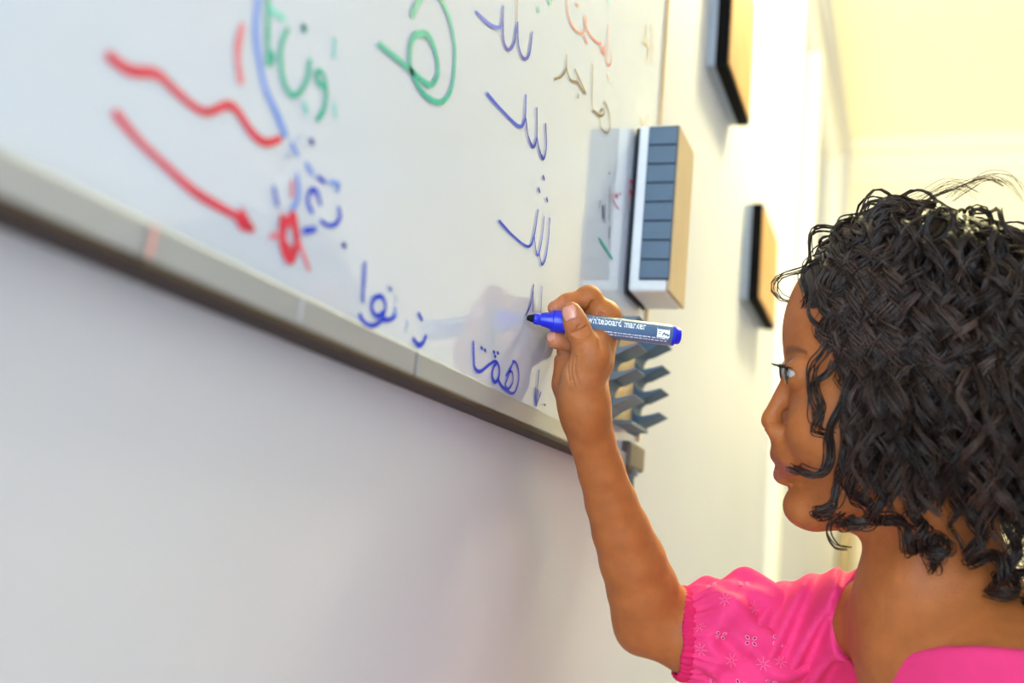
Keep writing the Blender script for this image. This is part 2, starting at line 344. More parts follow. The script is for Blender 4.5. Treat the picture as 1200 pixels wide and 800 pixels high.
# marks near the eraser
g = lambda p: zz(680, 170, 5.333, p)
stroke(g([(178,260),(176,470)]), .0012, 'black'); stroke(g([(135,385),(138,450)]), .0030, 'black'); stroke(g([(150,375),(146,482)]), .0016, 'black'); stroke(g([(120,345),(112,400)]), .0008, 'black'); stroke(g([(180,515),(175,580)]), .0018, 'black'); dot(713, 203, .0014, 'black')
stroke(g([(185,290),(205,350),(235,400)]), .0014, 'pale_red'); dot(721.6, 229.6, .0030, 'red'); dot(725.5, 227, .0018, 'red')
stroke(g([(305,225),(322,230),(326,245)]), .0020, 'red'); stroke(g([(306,240),(300,300),(290,380)]), .0014, 'pale_red'); stroke(g([(306,285),(328,318)]), .0026, 'red'); stroke(g([(115,585),(195,710)]), .0022, 'green')
# smears on the lower rail
stroke([(164,268),(157,297)], .0026, 'smear', x=.0062); stroke([(339,352),(336,372)], .0018, 'pale', x=.0062)

# ------------------------------------------------------------------ magnetic eraser
m_white = mat('white_plastic', (226, 226, 226), .5, .4, noise=.03, nscale=60)
m_slate = mat('slate_plastic', (84, 104, 124), .45, .5, noise=.05, nscale=60)
m_slate_d = mat('slate_groove', (52, 66, 82), .5, .4, noise=.05)
m_tan = mat('tan_shell', (186, 160, 126), .5, .4, noise=.05, nscale=40)
m_felt = mat('black_felt', (36, 38, 42), .9, .2, noise=.1)
er = empty('board_eraser', (.0, 1.03, 1.27), 'white and slate ribbed magnetic eraser stuck to the right side of the whiteboard', 'eraser')
ER = []
def ebox(n, lo, hi, m, bev=.001):
    lo = (lo[0]+.0012, lo[1], lo[2]); hi = (hi[0]+.0012, hi[1], hi[2]); o = box(n, lo, hi, m, er, bev); ER.append(o); return o
ebox('felt_pad', (.0006, 1.003, 1.267), (.0035, 1.074, 1.428), m_felt, .0005)
ebox('white_casing', (.0034, 1.000, 1.268), (.0395, 1.076, 1.430), m_white, .004)
ebox('outer_shell', (.0385, 1.001, 1.269), (.0425, 1.075, 1.429), m_tan, .0015)
ebox('grip_plate', (.0135, .9982, 1.2785), (.0415, 1.0006, 1.4275), m_slate_d, .0006)
for i in range(8):
    z0 = 1.2797+i*.01848; ebox('grip_rib', (.0142, .9965, z0), (.0408, .9990, z0+.0166), m_slate, .0009)

# ------------------------------------------------------------------ pen holder with two comb plates
hd = empty('pen_holder', (.0, 1.02, 1.14), 'grey pen holder with two scalloped combs at the bottom right corner of the whiteboard', 'pen holder')
m_comb = mat('grey_foam', (112, 126, 140), .6, .3, noise=.05, nscale=80)
m_comb2 = mat('blue_grey_foam', (72, 100, 126), .6, .3, noise=.05, nscale=80)
m_wood = mat('pale_wood', (206, 178, 132), .5, .4, noise=.1, nscale=25, stretch=(1, 4, .6))
def comb(y0, y1, m, ztips):
    prof = [(.0008, ztips[0]+.014), (.004, ztips[0]+.0135)]           # (x, z) outline: spine, teeth rising outwards, round notches
    prof += [(.012+.0, ztips[0]-.0005)]
    for k, zt in enumerate(ztips):
        if k > 0:
            za, zb = ztips[k-1]-.0105, zt-.0045; cx, cz, r = .0125, (za+zb)/2, (za-zb)/2
            for t in np.linspace(90, 270, 11): prof.append((cx+r*.95*math.cos(math.radians(t)), cz+r*math.sin(math.radians(t))))
            prof.append((.021, zt-.0028))
        prof += [(.0305, zt), (.0312, zt-.0008), (.0300, zt-.0016), (.0128, zt-.0105)]
    prof.append((.0008, ztips[-1]-.020))
    n = len(prof); V = [(x, y0, z) for x, z in prof]+[(x, y1, z) for x, z in prof]
    tri = tessellate_polygon([[Vector((x, z, 0)) for x, z in prof]]); Fc = [tuple(t) for t in tri]+[tuple(i+n for i in t[::-1]) for t in tri]
    Fc += [(i, i+n, (i+1) % n+n, (i+1) % n) for i in range(n)]
    me = bpy.data.meshes.new('comb_plate'); me.from_pydata(V, [], Fc); bm = bmesh.new(); bm.from_mesh(me); bpy.data.meshes.remove(me)
    return from_bm('comb_plate', bm, m, hd)
ZT = [1.2325, 1.2090, 1.1870, 1.1640]
comb(.946, .984, m_comb, ZT); comb(1.052, 1.090, m_comb2, ZT)
box('back_plate', (.0006, .984, 1.146), (.004, 1.052, 1.245), m_wood, hd, .0008)
box('bottom_shelf', (.0045, .984, 1.143), (.021, 1.052, 1.1465), m_comb, hd, .0006)

# ------------------------------------------------------------------ two wall panels beyond the board
m_blk = mat('black_edge', (10, 9, 10), .8, .1, noise=.05); m_back = mat('blue_grey_backing', (150, 160, 176), .6, .3, noise=.03)
m_ptan = mat('tan_print', (198, 146, 90), .5, .3, noise=.12, nscale=12, stretch=(1, 3, 1))
def panel(y0, y1, z0, z1, label):
    r = empty('wall_panel', (WX, (y0+y1)/2, z0), label, 'wall panel', 'framed panels on the wall beyond the whiteboard')
    box('backing', (WX+.0005, y0+.001, z0+.001), (.000, y1-.001, z1-.001), m_back, r); box('frame_edge', (.000, y0, z0), (.017, y1, z1), m_blk, r, .0008)
    box('picture_face', (.0165, y0+.006, z0+.006), (.0185, y1-.006, z1-.006), m_ptan, r); return r
panel(1.39, 1.60, 1.668, 1.86, 'black edged wall panel with tan face, higher and nearer to the whiteboard')
panel(1.79, 2.02, 1.452, 1.612, 'black edged wall panel with tan face beside the forehead, lower of the two')

# ------------------------------------------------------------------ whiteboard marker
T0 = at(617, 372, .8); T1 = at(797, 394, .815); MAX = (T1-T0)/np.linalg.norm(T1-T0); ML = float(np.linalg.norm(T1-T0)); MR = .0076
m_mblue = mat('marker_blue', (18, 34, 196), .3, .5, noise=.04); m_nib = mat('marker_nib', (14, 16, 34), .8, .2, noise=.1)
m_barrel = mat('marker_slate', (82, 106, 138), .32, .5, noise=.03); m_print = mat('white_print', (240, 240, 244), .4, .4, noise=.02); m_pblk = mat('black_print', (24, 26, 40), .5, .3, noise=.05)
mk = empty('whiteboard_marker', tuple(T0), 'blue capped slate whiteboard marker held in the hand, nib on the board', 'marker')
mk.rotation_euler = (0, 0, 0)
def q(s): return s*ML
lathe('nib', T0+MAX*.0002, MAX, [(0, .0), (.0006, .0018), (.004, .0028), (.009, .0030)], m_nib, mk, 24)
lathe('nib_holder', T0, MAX, [(q(.042), .0024), (q(.047), .0038), (q(.075), .0044), (q(.085), .0040), (q(.10), .0047), (q(.135), .0055), (q(.16), .0064), (q(.165), .0064), (q(.17), .0050)], m_mblue, mk)
lathe('blue_collar', T0, MAX, [(q(.158), .0055), (q(.160), .0072), (q(.168), .0077), (q(.26), MR+.0001), (q(.262), .0070)], m_mblue, mk)
lathe('barrel', T0, MAX, [(q(.258), .006), (q(.26), MR-.0002), (q(.27), MR), (q(.93), MR), (q(.935), MR-.0003), (q(.936), .006)], m_barrel, mk, 56)
lathe('end_plug', T0, MAX, [(q(.934), .005), (q(.935), MR-.0001), (q(.957), MR-.0001), (q(.962), .0066), (q(.966), .0060), (q(.985), .0060), (q(.995), .0054), (q(1.0), .0040), (q(1.001), .0)], m_mblue, mk)
# direction on the barrel that faces the room side, and its "up" partner, for the printing
_mid = T0+MAX*q(.6); toC = CAM-_mid; toC -= MAX*(toC@MAX); toC /= np.linalg.norm(toC); mup = np.cross(toC, MAX); mup /= np.linalg.norm(mup)
if mup[2] < 0: mup = -mup
def wrap(s, h, off=.00012):
    a = h/MR; return T0+MAX*s+(toC*math.cos(a)+mup*math.sin(a))*(MR+off)
def text_on_barrel(txt, size, s0, s1, h0, m, name):
    cu = bpy.data.curves.new('t', 'FONT'); cu.body = txt; cu.size = size; cu.resolution_u = 3; cu.offset = size*.014
    to = bpy.data.objects.new('t', cu); COL.objects.link(to); bpy.context.view_layer.update()
    me = bpy.data.meshes.new_from_object(to.evaluated_get(bpy.context.evaluated_depsgraph_get())); bpy.data.objects.remove(to)
    xs = [v.co.x for v in me.vertices]; x0, x1 = min(xs), max(xs); k = (s1-s0)/(x1-x0)
    for v in me.vertices: v.co = wrap(s0+(v.co.x-x0)*k, h0+v.co.y)
    me.name = name; return link(name, me, m, mk)
text_on_barrel('whiteboard marker', .0078, q(.375), q(.755), .0017, m_print, 'lettering')
def patch(s0, s1, h0, h1, m, name, off):
    V = []; nu, nv = 6, 6
    for i in range(nu):
        for j in range(nv): V.append(wrap(s0+(s1-s0)*i/(nu-1), h0+(h1-h0)*j/(nv-1), off))
    return link(name, np_mesh(name, V, grid_faces(nu, nv)), m, mk)
for row, hh, s_a, s_b in ((0, -.0030, .44, .905), (1, -.0049, .44, .90)):      # two rows of print too small to read
    bm_s = q(s_a); V = []; Fq = []
    while bm_s < q(s_b):
        wl_ = random.uniform(.0008, .0034); s1_ = min(bm_s+wl_, q(s_b)); hv = random.uniform(.0005, .0008)
        b0 = len(V); V += [wrap(bm_s, hh-hv/2), wrap(s1_, hh-hv/2), wrap(s1_, hh+hv/2), wrap(bm_s, hh+hv/2)]; Fq.append((b0, b0+1, b0+2, b0+3)); bm_s = s1_+random.uniform(.0004, .0010)
    link('fine_print', np_mesh('fine_print', V, Fq), m_print, mk)
patch(q(.83), q(.912), -.0024, .0046, m_print, 'logo_square', .00010)
patch(q(.832), q(.910), .0034, .0046, m_barrel, 'logo_band', .00018)
def lineon(pts, wd, m, name):
    V = []; Fq = []
    for (a, b), (c, d) in zip(pts[:-1], pts[1:]):
        L = math.hypot(c-a, d-b); nx, ny = -(d-b)/L*wd, (c-a)/L*wd; i = len(V)
        V += [wrap(a+nx, b+ny, .0003), wrap(c+nx, d+ny, .0003), wrap(c-nx, d-ny, .0003), wrap(a-nx, b-ny, .0003)]; Fq.append((i, i+1, i+2, i+3))
    return link(name, np_mesh(name, V, Fq), m, mk)
lineon([(q(.865), -.0008), (q(.875), .0012), (q(.884), -.0004), (q(.893), .0006), (q(.900), -.0010), (q(.907), .0002)], .00032, m_pblk, 'logo_mark')
lineon([(q(.838), .0016), (q(.856), .0016)], .0002, m_barrel, 'logo_mark'); lineon([(q(.838), .0004), (q(.852), .0004)], .0002, m_barrel, 'logo_mark')

# ------------------------------------------------------------------ the girl: one continuous implicit body
def cap(a, b, ra, rb, k=.008, op='add'): return ('cap', np.array(a, float), np.array(b, float), ra, rb, k, op)
def ell(c, ax, r, k=.008, op='add'): return ('ell', np.array(c, float), np.array(ax, float), np.array(r, float), None, k, op)
def ev(prim, P):
    t, a, b, ra, rb, k, op = prim
    if t == 'cap':
        ab = b-a; h = np.clip(((P-a)@ab)/max(ab@ab, 1e-9), 0, 1); return np.linalg.norm(P-a-h[:, None]*ab, axis=1)-(ra+(rb-ra)*h)
    q_ = (P-a)@b.T; k0 = np.linalg.norm(q_/ra, axis=1); k1 = np.linalg.norm(q_/(ra*ra), axis=1)+1e-9; return k0*(k0-1)/k1
def smin(a, b, k):
    h = np.maximum(k-np.abs(a-b), 0)/k; return np.minimum(a, b)-h*h*k*.25
def smax(a, b, k): return -smin(-a, -b, k)
def prim_box(p):
    t, a, b, ra, rb, k, op = p
    if t == 'cap': r = max(ra, rb); return np.minimum(a, b)-r, np.maximum(a, b)+r
    r = float(np.max(ra)); return a-r, a+r
def eval_group(prims, P, far=.04):
    """far outside the group's box the value is just a safe positive distance"""
    adds = [p for p in prims if p[6] == 'add']
    lo = np.min([prim_box(p)[0] for p in adds], axis=0); hi = np.max([prim_box(p)[1] for p in adds], axis=0)
    dd = np.linalg.norm(np.maximum(np.maximum(lo-P, P-hi), 0), axis=1); out = dd+far*.5; sel = np.where(dd < far)[0]
    if len(sel) == 0: return out
    Q = P[sel]; d = np.full(len(Q), 1.0)
    for p in prims:
        e = ev(p, Q)
        if p[6] == 'add': d = smin(d, e, p[5])
        elif p[6] == 'sub': d = smax(d, -e, p[5])
    out[sel] = d; return out
def surface_nets(xs, ys, zs, f, S=6):
    def pad(a):
        n = len(a)-1; m_ = (-n) % S
        return np.concatenate([a, a[-1]+(a[-1]-a[-2])*np.arange(1, m_+1)]) if m_ else a
    xs, ys, zs = pad(xs), pad(ys), pad(zs); n = [len(xs), len(ys), len(zs)]
    cx, cy, cz = xs[::S], ys[::S], zs[::S]; G = np.stack(np.meshgrid(cx, cy, cz, indexing='ij'), -1); cv = f(G.reshape(-1, 3)).reshape(G.shape[:3])
    mn = np.full([k-1 for k in cv.shape], 9.); 
    for i in (0, 1):
        for j in (0, 1):
            for k in (0, 1): mn = np.minimum(mn, np.abs(cv[i:i+mn.shape[0], j:j+mn.shape[1], k:k+mn.shape[2]]))
    diag = np.sqrt(np.diff(cx)[:, None, None]**2+np.diff(cy)[None, :, None]**2+np.diff(cz)[None, None, :]**2)
    act = np.argwhere(mn < diag*1.1)
    pm = np.zeros(n, bool); cm = np.zeros([k-1 for k in n], bool)
    for a, b, c in act*S:
        pm[a:a+S+1, b:b+S+1, c:c+S+1] = True; cm[a:a+S, b:b+S, c:c+S] = True
    I = np.argwhere(pm); val = np.full(n, 1., np.float32)
    for s in range(0, len(I), 400000):
        J = I[s:s+400000]; val[J[:, 0], J[:, 1], J[:, 2]] = f(np.stack([xs[J[:, 0]], ys[J[:, 1]], zs[J[:, 2]]], 1))
    CI = np.argwhere(cm); corners = [(i, j, k) for i in (0, 1) for j in (0, 1) for k in (0, 1)]
    cvs = np.stack([val[CI[:, 0]+i, CI[:, 1]+j, CI[:, 2]+k] for i, j, k in corners], 1); neg = cvs < 0; mixed = neg.any(1) & ~neg.all(1)
    CI = CI[mixed]; cvs = cvs[mixed]; acc = np.zeros((len(CI), 3)); cnt = np.zeros(len(CI)); ax = [xs, ys, zs]
    for ia, A in enumerate(corners):
        for ib, B in enumerate(corners):
            if ib <= ia or sum(abs(p-q_) for p, q_ in zip(A, B)) != 1: continue
            va, vb = cvs[:, ia], cvs[:, ib]; m_ = (va < 0) != (vb < 0); t = np.where(m_, va/np.where(m_, va-vb, 1), 0)
            for d in range(3):
                pa = ax[d][CI[:, d]+A[d]]; pb = ax[d][CI[:, d]+B[d]]; acc[:, d] += np.where(m_, pa+(pb-pa)*t, 0)
            cnt += m_
    V = acc/cnt[:, None]; vid = np.full([k-1 for k in n], -1, np.int32); vid[CI[:, 0], CI[:, 1], CI[:, 2]] = np.arange(len(CI)); Fs = []
    for d in range(3):
        e1, e2 = [(1, 2), (2, 0), (0, 1)][d]; o = np.zeros(3, int); o[d] = 1
        J = CI; v0 = val[J[:, 0], J[:, 1], J[:, 2]]; v1 = val[J[:, 0]+o[0], J[:, 1]+o[1], J[:, 2]+o[2]]
        m_ = ((v0 < 0) != (v1 < 0)) & (J[:, e1] > 0) & (J[:, e2] > 0); J = J[m_]; fl = v0[m_] < 0
        def c(a, b):
            K = J.copy(); K[:, e1] -= a; K[:, e2] -= b; return vid[K[:, 0], K[:, 1], K[:, 2]]
        qd = np.stack([c(0, 0), c(1, 0), c(1, 1), c(0, 1)], 1); qd[~fl] = qd[~fl][:, ::-1]; Fs.append(qd[(qd >= 0).all(1)])
    return V, np.vstack(Fs)

I3 = np.eye(3)
# --- raised right arm and hand; joints are read off the photograph, each at its own distance
PX = .81/F                                        # metres per pixel near the hand
WR = at(685, 480, .815); EL = at(757, 728, .885); RS = at(985, 738, .88)
def A(x, y, d): return at(x, y, d)
hand = []
handax = np.array([RC@np.array([1, 0, 0]), RC@np.array([0, 0, 1]), RC@np.array([0, -1, 0])])     # image right, depth, image up
# wrist and palm
hand += [ell(A(684, 476, .815), handax, (.0150, .0200, .022), .008), ell(A(686, 440, .826), handax, (.0150, .025, .030), .008), ell(A(696, 410, .832), handax, (.0130, .028, .026), .008)]
# metacarpals to the knuckles
iM, mM, rM, lM = A(709, 371, .822), A(706, 378, .840), A(700, 390, .856), A(694, 405, .868)
for kn, r in ((iM, .0098), (mM, .0096), (rM, .0090), (lM, .0082)): hand.append(cap(A(687, 455, .826), kn, .0105, r, .006))
# thenar pad and hypothenar pad
hand += [cap(A(676, 458, .806), A(691, 424, .798), .0128, .0120, .008), cap(A(664, 450, .826), A(664, 424, .832), .0100, .0092, .007), cap(A(666, 450, .826), A(688, 468, .826), .0095, .0115, .007)]
# thumb
tM, tI, tT = A(693, 415, .793), A(678.5, 388, .7885), A(669.5, 364.5, .7870)
hand += [cap(A(683, 440, .800), tM, .0135, .0112, .008), cap(tM, tI, .0110, .0080, .006), cap(tI, tT, .0080, .0064, .004), ell(A(674, 377, .7872), handax, (.0072, .0068, .0085), .005)]
# web between thumb and index
hand += [cap(tM, iM, .0080, .0080, .008), cap(A(704, 425, .806), A(709, 385, .822), .009, .0085, .008)]
for (x0, y0, x1, y1, d_) in ((671, 390, 687, 384, .7795), (671, 394, 688.5, 388, .7785), (673.5, 398.5, 690, 392, .7785)): hand.append(cap(A(x0, y0, d_), A(x1, y1, d_), .0007, .0007, .0012, 'sub'))
hand.append(cap(A(697, 376, .806), A(691, 366, .808), .0008, .0008, .0016, 'sub'))
# index: knuckle, over the marker, tip resting on it
iP, iD, iT = A(690, 349, .818), A(665, 355.5, .812), A(650.5, 361, .8075)
hand += [cap(iM, iP, .0095, .0078, .006), cap(iP, iD, .0078, .0066, .004), cap(iD, iT, .0066, .0054, .004), ell(iP, handax, (.0085, .0085, .0082), .004), ell(iM, handax, (.0100, .0105, .0105), .004)]
# middle: bent knuckle showing behind the index, tip under the marker
mP, mD, mT = A(672, 360, .842), A(660, 386, .822), A(652, 398.5, .8075)
hand2 = [cap(mM, mP, .0090, .0076, .006), cap(mP, mD, .0074, .0066, .003), cap(mD, mT, .0064, .0056, .003), cap(A(668, 402, .812), mT, .0064, .0056, .003)]
# ring and little finger curled under
rP, rD, rT = A(668, 376, .858), A(662, 398, .842), A(662, 409, .826)
lP, lD, lT = A(668, 392, .872), A(662, 412, .860), A(665, 424, .845)
hand3 = [cap(rM, rP, .0085, .0072, .006), cap(rP, rD, .0070, .0062, .003), cap(rD, rT, .0062, .0054, .003)]
hand4 = [cap(lM, lP, .0076, .0064, .006), cap(lP, lD, .0062, .0056, .003), cap(lD, lT, .0056, .0050, .003)]
# forearm and upper arm
def pr(hw, d): return hw*d/F
AC = [(684.5, 474, .815, 28), (693.5, 515, .826, 26.5), (705, 553, .836, 27), (716, 588, .846, 30), (728, 622, .855, 34), (741, 656, .865, 38.5), (753, 690, .875, 41.5), (762, 722, .886, 42)]
arm = [cap(A(a[0], a[1], a[2]), A(b[0], b[1], b[2]), pr(a[3], a[2]), pr(b[3], b[2]), .003) for a, b in zip(AC[:-1], AC[1:])]
arm += [cap(A(763, 724, .886), A(812, 741, .886), pr(41, .886), pr(48, .886), .012), cap(A(812, 741, .886), RS, pr(48, .886), .034, .006), ell(A(746, 743, .890), handax, (.012, .012, .012), .010)]

# skin creases of the hand, cut along the surface as the photograph shows them
def skin_depth(px, py):
    ds = np.arange(.765, .86, .0004); P = np.array([at(px, py, d) for d in ds]); v = np.minimum(np.minimum(eval_group(hand, P), eval_group(hand2, P)), eval_group(arm, P)); k = np.where(v < 0)[0]
    return ds[k[0]] if len(k) else None
CRS = [([(694.4, 353.7), (692.5, 359.4), (687, 365)], .0011), ([(702, 367), (709, 368.5)], .0006), ([(670.5, 390), (681, 387), (687.5, 383)], .0009), ([(674, 393), (684, 391), (689, 387)], .0009), ([(675, 385), (681, 380.5)], .0006), ([(701, 400), (704, 408)], .0007),
       ([(668, 409), (665, 428), (668, 450)], .0005), ([(671.5, 413), (669, 432), (672.5, 452)], .0005), ([(675, 418), (673.5, 435), (678, 450)], .0004), ([(657, 465), (675, 470), (700, 469)], .0006), ([(661, 346.5), (663, 351)], .0007), ([(654, 392), (658, 403)], .0006)]
crs = []
for pts, r in CRS:
    Q = [(x, y, skin_depth(x, y)) for x, y in smooth_poly(pts, 4)]
    for a_, b_ in zip(Q[:-1], Q[1:]):
        if a_[2] and b_[2] and abs(a_[2]-b_[2]) < .006: crs.append(cap(at(*a_), at(*b_), r, r, .0014, 'sub'))
hand += crs

# --- head: points of the profile in the head's own plane of symmetry
fc = np.array([-.985, .02, .17]); fc /= np.linalg.norm(fc); uc = np.array([.0, -1, 0.]); uc -= fc*(uc@fc); uc /= np.linalg.norm(uc)
HF = RC@fc; HU = RC@uc; HL = np.cross(HU, HF)         # forward, up, her left
HO = at(1045, 440, .765); HAX = np.array([HF, HL, HU]); HS = .765/F
def Hh(px, py, lat=0.):
    r = RC@np.array([(px-600)/F, (py-400)/F, 1]); t = ((HO-CAM)@HL)/(r@HL); return CAM+r*t+HL*lat
def hl(P): return (P-HO)@HAX.T
head = [ell(Hh(1078, 392), HAX, (154*HS, .070, 146*HS), .014), ell(Hh(1012, 470), HAX, (82*HS, .058, 106*HS), .014), ell(Hh(996, 518), HAX, (64*HS, .047, 86*HS), .014)]
head += [ell(Hh(977, 392), HAX, (48*HS, .050, 62*HS), .014)]                        # forehead
for s in (-1, 1):
    head += [cap(Hh(950, 592, s*.010), Hh(1046, 556, s*.044), .0120, .014, .014), cap(Hh(1046, 562, s*.044), Hh(1062, 500, s*.054), .014, .012, .018)]
    head += [ell(Hh(962, 500, s*.034), HAX, (.022, .019, .022), .024), cap(Hh(941, 416, s*.010), Hh(952, 415, s*.036), .0070, .0070, .008)]
    head += [ell(Hh(929, 437, s*.027), HAX, (.010, .014, .0085), .006, 'sub')]
    head += [ell(Hh(939, 437, s*.0285), HAX, (.0128, .0145, .0120), .004)]
    head += [ell(Hh(919, 436, s*.029), HAX, (.0092, .0120, .0027), .0015, 'sub')]
    head += [ell(Hh(907, 503, s*.0085), HAX, (.0058, .0054, .0050), .005)]
head += [cap(Hh(927, 440), Hh(905.5, 485), .0048, .0056, .006), ell(Hh(902.8, 493.5), HAX, (.0060, .0066, .0056), .005), cap(Hh(908, 506), Hh(916, 512), .0032, .0040, .005)]
head += [ell(Hh(926, 532), HAX, (.0115, .021, .0155), .012)]
head += [cap(Hh(913.5, 532, 0), Hh(923, 541, .017), .0050, .0025, .004), cap(Hh(913.5, 532, 0), Hh(923, 541, -.017), .0050, .0025, .004)]
head += [cap(Hh(917.5, 556, 0), Hh(925, 546, .016), .0056, .0026, .004), cap(Hh(917.5, 556, 0), Hh(925, 546, -.016), .0056, .0026, .004)]
head += [cap(Hh(904, 544.5, -.015), Hh(904, 544.5, .015), .0016, .0016, .002, 'sub')]
head += [ell(Hh(938, 593), HAX, (.0112, .0145, .0110), .010)]
head += [cap(Hh(962, 598), Hh(1040, 590), .0115, .020, .014)]                    # under the chin
for s in (-1, 1):
    head += [ell(Hh(905, 509, s*.0065), HAX, (.0030, .0022, .0022), .0015, 'sub')]
    for (ex, ey) in ((0, 0),):
        EA = np.array([HF*.96-HL*s*.28, HL*s*.96+HF*.28, HU]); head += [ell(Hh(1042, 508, s*.066), EA, (.017, .006, .028), .006), ell(Hh(1038, 506, s*.072), EA, (.009, .006, .016), .004, 'sub')]
neck = [cap(Hh(1078, 585, .044), at(1040, 752, .735), .010, .007, .012), cap(at(1046, 756, .735), at(1095, 762, .705), .006, .0045, .014), cap(Hh(1092, 560), at(1096, 700, .757), .041, .040, .02), cap(at(1096, 690, .757), at(1104, 760, .757), .041, .050, .02)]
NB = at(1100, 742, .757); LS = NB+(NB-RS)*np.array([.95, 1., 1.]); LS[2] = RS[2]-.036
BX = (RS-LS)/np.linalg.norm(RS-LS); BZv = np.array([0, 0, 1.]); BF = np.cross(BZv, BX); BF /= np.linalg.norm(BF); BAX = np.array([BX, BF, BZv])
if BF[0] > 0: BAX[1] = -BF; BF = -BF
CH = NB+np.array([.02, .0, -.14])
torso = [ell(CH, BAX, (.118, .076, .160), .03), cap(NB+np.array([0, 0, .010]), RS+np.array([0, 0, .0]), .040, .034, .03), cap(NB+np.array([0, 0, .010]), LS, .040, .034, .03), ell(CH+np.array([.005, 0, -.17]), BAX, (.105, .072, .12), .05)]
HIP = CH+np.array([.01, 0, -.26])
low = [ell(HIP, BAX, (.115, .082, .10), .04)]
FEET = []
for s in (-1, 1):
    h0 = HIP+BX*s*.055; kn = np.array([h0[0]-.005, h0[1], .33]); an = np.array([h0[0]+.01, h0[1], .075]); FEET.append(an)
    low += [cap(h0, kn, .062, .040, .02), cap(kn, an, .038, .026, .02), cap(an, an+np.array([-.0, 0, -.035]), .026, .026, .02), cap(an+np.array([0, 0, -.04]), an+np.array([-.09, 0, -.052]), .024, .018, .02)]
# left arm hanging at her side
LE = LS+np.array([.03, -.03, -.20]); LW = LE+np.array([-.05, .0, -.17]); larm = [cap(LS, LE, .034, .026, .012), cap(LE, LW, .026, .018, .012), ell(LW+np.array([-.006, 0, -.035]), I3, (.024, .013, .034), .012)]
for i in range(4): larm.append(cap(LW+np.array([-.022+.013*i, 0, -.06]), LW+np.array([-.026+.014*i, .004, -.105-(.008 if i in (1, 2) else 0)]), .0072, .006, .004))
larm.append(cap(LW+np.array([-.020, 0, -.02]), LW+np.array([-.042, .002, -.060]), .009, .007, .006))
def body_sdf(P):
    a = smin(eval_group(hand, P), eval_group(hand2, P), .0022); a = smin(a, eval_group(hand3, P), .0022); a = smin(a, eval_group(hand4, P), .0022)
    a = smin(a, eval_group(arm, P), .012); h = smin(eval_group(head, P), eval_group(neck, P), .02)
    t = smin(eval_group(torso, P), eval_group(low, P), .04); t = smin(t, eval_group(larm, P), .015); t = smin(t, h, .03); return smin(t, a, .01)
def axis_grid(lo, hi, fines):
    """fines: (a, b, step) ; elsewhere coarse"""
    out = [lo]; x = lo
    while x < hi:
        st = .0026
        for a, b, s in fines:
            if a-.004 <= x <= b+.004: st = min(st, s)
            elif s < .0026 and a-.03 < x < b+.03: st = min(st, .0018)
            elif s > .0026 and a <= x <= b: st = s
        x += st; out.append(x)
    return np.array(out)
gx = axis_grid(.0, .46, [(.005, .085, .00085)]); gy = axis_grid(.56, 1.0, [(.715, .835, .0009)])
gz = axis_grid(.0, 1.30, [(1.115, 1.225, .00085)])
_z = np.concatenate([np.arange(.0, .90, .007), gz[gz > .9]]); gz = _z
BV, BFc = surface_nets(gx, gy, gz, body_sdf)

girl = empty('person', (float(HIP[0]), float(HIP[1]), 0), 'child with dark curly hair and pink eyelet top writing on the whiteboard', 'person')
body_me = np_mesh('body', BV, BFc)
# skin colour varies with where it is on the body: lips, scalp under the hair, finger creases, brows
def sp(P, c, r): return np.exp(-np.sum(((P-c)/r)**2, axis=1))
skin = np.array(s2l((172, 98, 48))); colr = np.tile(skin, (len(BV), 1))
def blend(wt, rgb):
    global colr
    wt = np.clip(wt, 0, 1)[:, None]; colr = colr*(1-wt)+np.array(s2l(rgb))*wt
hp = hl(BV); lipc = (914, 545)
hx = hp[:, 0]; hy = hp[:, 1]; hz = hp[:, 2]
l0 = hl(Hh(914, 545)[None])[0]
blend(((hx > l0[0]-.012) & (np.abs(hz-l0[2]) < .0115*(1-np.abs(hy)/.03)) & (np.abs(hy) < .022) & (BV[:, 0] > .13))*.75, (150, 78, 66))
HC = hl(Hh(1076, 392)[None])[0]
hairline = (hx < .052+.25*np.clip(hz-.03, -1, .03)) & (hz > .045) | (hx < .000) & (hz > -.06) & (hx > -.3)
isHead = BV[:, 0] > .13
isH = isHead & (hz > -.10) & (np.abs(hy) < .09) & (hx < .12) & (BV[:, 2] > 1.06)
blend((hairline & isH)*1.0, (44, 30, 24))
b0 = hl(Hh(932, 414)[None])[0]
blend((1-np.clip(np.abs(hz-b0[2]-.003+9*(np.abs(hy)-.026)**2)/(.0042*(1.25-np.abs(hy)/.05)), 0, 1)**2)*((np.abs(hz-b0[2]) < .012) & (np.abs(hy) > .010) & (np.abs(hy) < .042) & (hx > .03) & (BV[:, 0] > .13) & (BV[:, 2] > 1.1))*.6, (60, 38, 28))
for tip, r in ((tT, .010), (iT, .009), (mT, .009), (rT, .008)): blend(sp(BV, tip, r)*.55, (206, 132, 108))
blend(sp(BV, A(668, 436, .80), .02)*.3, (204, 146, 104))
ca = body_me.color_attributes.new('Col', 'FLOAT_COLOR', 'POINT'); ca.data.foreach_set('color', np.hstack([colr, np.ones((len(BV), 1))]).astype(np.float32).ravel())
m_skin = mat('skin', (172, 98, 48), .54, .32, noise=.10, nscale=70, bump=.22, bscale=700, attr='Col', sss=.12)
body = link('body', body_me, m_skin, girl, True)

